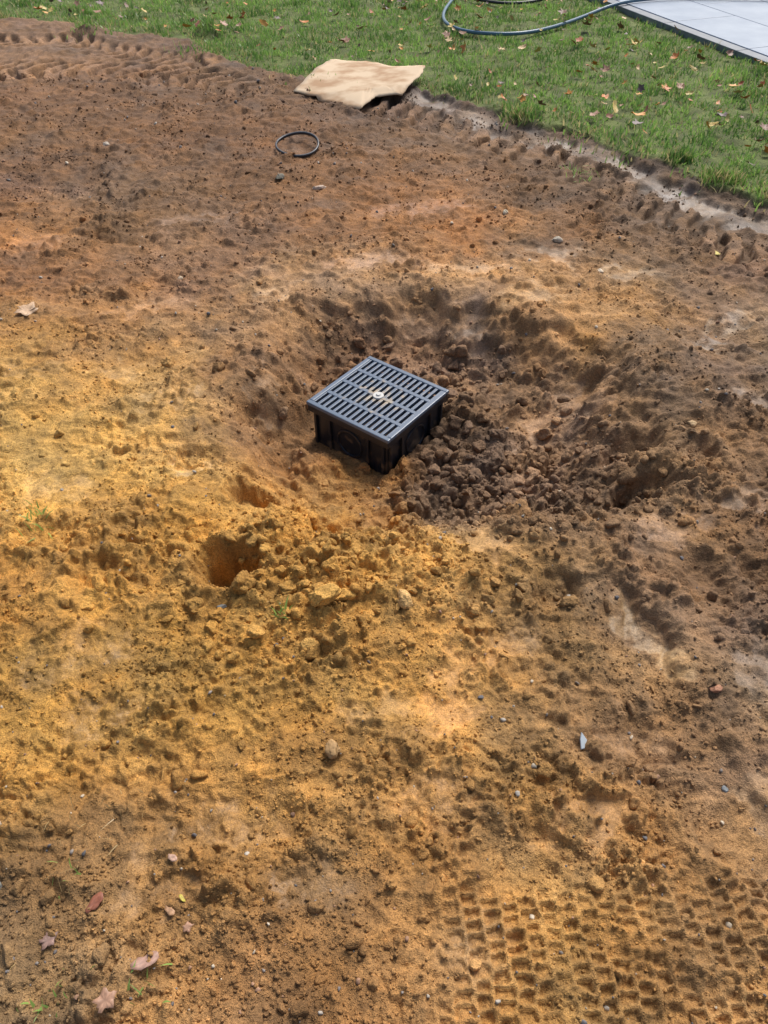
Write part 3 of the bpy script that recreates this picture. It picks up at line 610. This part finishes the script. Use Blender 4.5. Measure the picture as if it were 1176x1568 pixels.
# ------------------------------------------------------------------ hose
def hose(name,pts,r,mat):
    cu=bpy.data.curves.new(name,'CURVE');cu.dimensions='3D';cu.bevel_depth=r;cu.bevel_resolution=4
    s=cu.splines.new('NURBS');s.points.add(len(pts)-1)
    for q,pp in zip(s.points,pts): q.co=(*pp,1)
    s.use_endpoint_u=True;s.order_u=4;cu.materials.append(mat)
    o=bpy.data.objects.new(name,cu);scene.collection.objects.link(o);return o
hm,nt,p=newmat('hose_pvc');p.inputs['Base Color'].default_value=(.07,.14,.20,1);p.inputs['Roughness'].default_value=.3
hp=[(.95,9.6),(.74,8.85),(.60,8.4),(.53,8.0),(.545,7.66),(.68,7.38),(.89,7.24),(1.16,7.24),(1.48,7.49),(1.85,7.93),(2.15,8.22),(2.50,8.42),(2.96,8.5),(3.66,8.42),(5.0,8.3)]
def hz(x,y): 
    inside=((x-px0)*wx_+(y-py0)*wy_)
    g=float(height(np.array([x]),np.array([y]))[0])
    return .13 if inside>-.05 else g+.036
hose('garden_hose',[(x*.935,y*.935,hz(x*.935,y*.935)) for x,y in hp],.014,hm)
hm2,nt,p=newmat('hose_black');p.inputs['Base Color'].default_value=(.02,.02,.025,1);p.inputs['Roughness'].default_value=.4
hose('garden_hose',[(x*.93,y*.93,hz(x*.93,y*.93)) for x,y in [(.5,9.4),(.75,8.75),(1.1,8.42),(1.45,8.5),(1.9,8.9),(2.0,9.6)]],.012,hm2)
# ------------------------------------------------------------------ patio
proot=bpy.data.objects.new('patio',None);scene.collection.objects.link(proot);proot.location=(px0,py0,0);pa=math.atan2(uy,ux);proot.rotation_euler=(0,0,pa)
sg=1 if (-math.sin(pa)*wx_+math.cos(pa)*wy_)>0 else -1
def stone(name,cols,rough,sc):
    m,nt,p=newmat(name);tn=nt.nodes.new('ShaderNodeTexNoise');tn.inputs['Scale'].default_value=sc;tn.inputs['Detail'].default_value=8;tcn=nt.nodes.new('ShaderNodeTexCoord');nt.links.new(tcn.outputs['Object'],tn.inputs['Vector'])
    cr=nt.nodes.new('ShaderNodeValToRGB');cr.color_ramp.elements[0].position=.3;cr.color_ramp.elements[0].color=(*cols[0],1);cr.color_ramp.elements[1].position=.7;cr.color_ramp.elements[1].color=(*cols[1],1)
    nt.links.new(tn.outputs['Fac'],cr.inputs[0]);nt.links.new(cr.outputs[0],p.inputs['Base Color']);p.inputs['Roughness'].default_value=rough
    b=nt.nodes.new('ShaderNodeBump');b.inputs['Distance'].default_value=.002;nt.links.new(tn.outputs['Fac'],b.inputs['Height']);nt.links.new(b.outputs[0],p.inputs['Normal']);return m
slabm=stone('porcelain_slab',[(.21,.265,.34),(.30,.355,.42)],.35,5)
kerbm=stone('edging_stone',[(.11,.13,.15),(.17,.19,.21)],.5,12)
bedm=stone('mortar',[(.2,.2,.2),(.26,.26,.25)],.9,30)
def sbox(bm,u0,u1,w0,w1,z0,z1):
    a,b_=sorted((w0*sg,w1*sg));boxpart(bm,u0,u1,a,b_,z0,z1)
bm=bmesh.new()
for k in range(-4,7): sbox(bm,k*.9+.004,k*.9+.896,0,.10,-.05,.106)
finish(bm,'edging',kerbm,proot,.004,2)
bm=bmesh.new()
for k in range(-4,7):
    for q in range(0,9): 
        sh=.45 if q%2 else 0
        sbox(bm,k*.9+sh+.004,k*.9+sh+.896,.108+q*.6,.108+q*.6+.592,.02,.110)
finish(bm,'slabs',slabm,proot,.003,2)
bm=bmesh.new();sbox(bm,-3.5,6.2,.1005,5.5,-.06,.102);finish(bm,'mortar_bed',bedm,proot)
# ------------------------------------------------------------------ shard
bm=bmesh.new();pp=[(-.010,-.016),(.012,-.013),(.008,.004),(-.002,.022),(-.008,.006)]
lo=[bm.verts.new((a,b_,0)) for a,b_ in pp];hi=[bm.verts.new((a*.9,b_*.9,.004)) for a,b_ in pp]
bm.faces.new(lo[::-1]);bm.faces.new(hi)
for k in range(5): bm.faces.new([lo[k],lo[(k+1)%5],hi[(k+1)%5],hi[k]])
gm,nt,p=newmat('glassy_shard');p.inputs['Base Color'].default_value=(.42,.47,.50,1);p.inputs['Roughness'].default_value=.12
o=finish(bm,'glass_shard',gm,None,.0006,1);o.location=(.435,.785,float(height(np.array([.435]),np.array([.785]))[0])+.008);o.rotation_euler=(.35,.1,.1)

# ------------------------------------------------------------------ light, sky, camera
el=math.radians(52);az=math.radians(28)
sd=Vector((math.sin(az)*math.cos(el),math.cos(az)*math.cos(el),math.sin(el)))
sl=bpy.data.lights.new('sun','SUN');sl.energy=3.3;sl.angle=math.radians(26);sl.color=(1,.975,.93)
so=bpy.data.objects.new('sun',sl);scene.collection.objects.link(so);so.rotation_euler=(-sd).to_track_quat('-Z','Y').to_euler();so.location=(0,0,10)
w=bpy.data.worlds.new('World');scene.world=w;w.use_nodes=True;nt=w.node_tree
bg=nt.nodes['Background'];sk=nt.nodes.new('ShaderNodeTexSky');sk.sky_type='NISHITA';sk.sun_disc=False;sk.sun_elevation=el;sk.sun_rotation=az;sk.dust_density=4;sk.air_density=1
nt.links.new(sk.outputs[0],bg.inputs[0]);bg.inputs[1].default_value=.15
cam=bpy.data.cameras.new('camera');co=bpy.data.objects.new('camera',cam);scene.collection.objects.link(co)
co.location=(0,0,1.55);co.rotation_euler=(math.radians(45),0,0)
cam.sensor_fit='VERTICAL';cam.sensor_height=36;cam.lens=26;cam.clip_start=.02;cam.clip_end=400
scene.camera=co
print('verts',len(verts),'blades',len(NX))
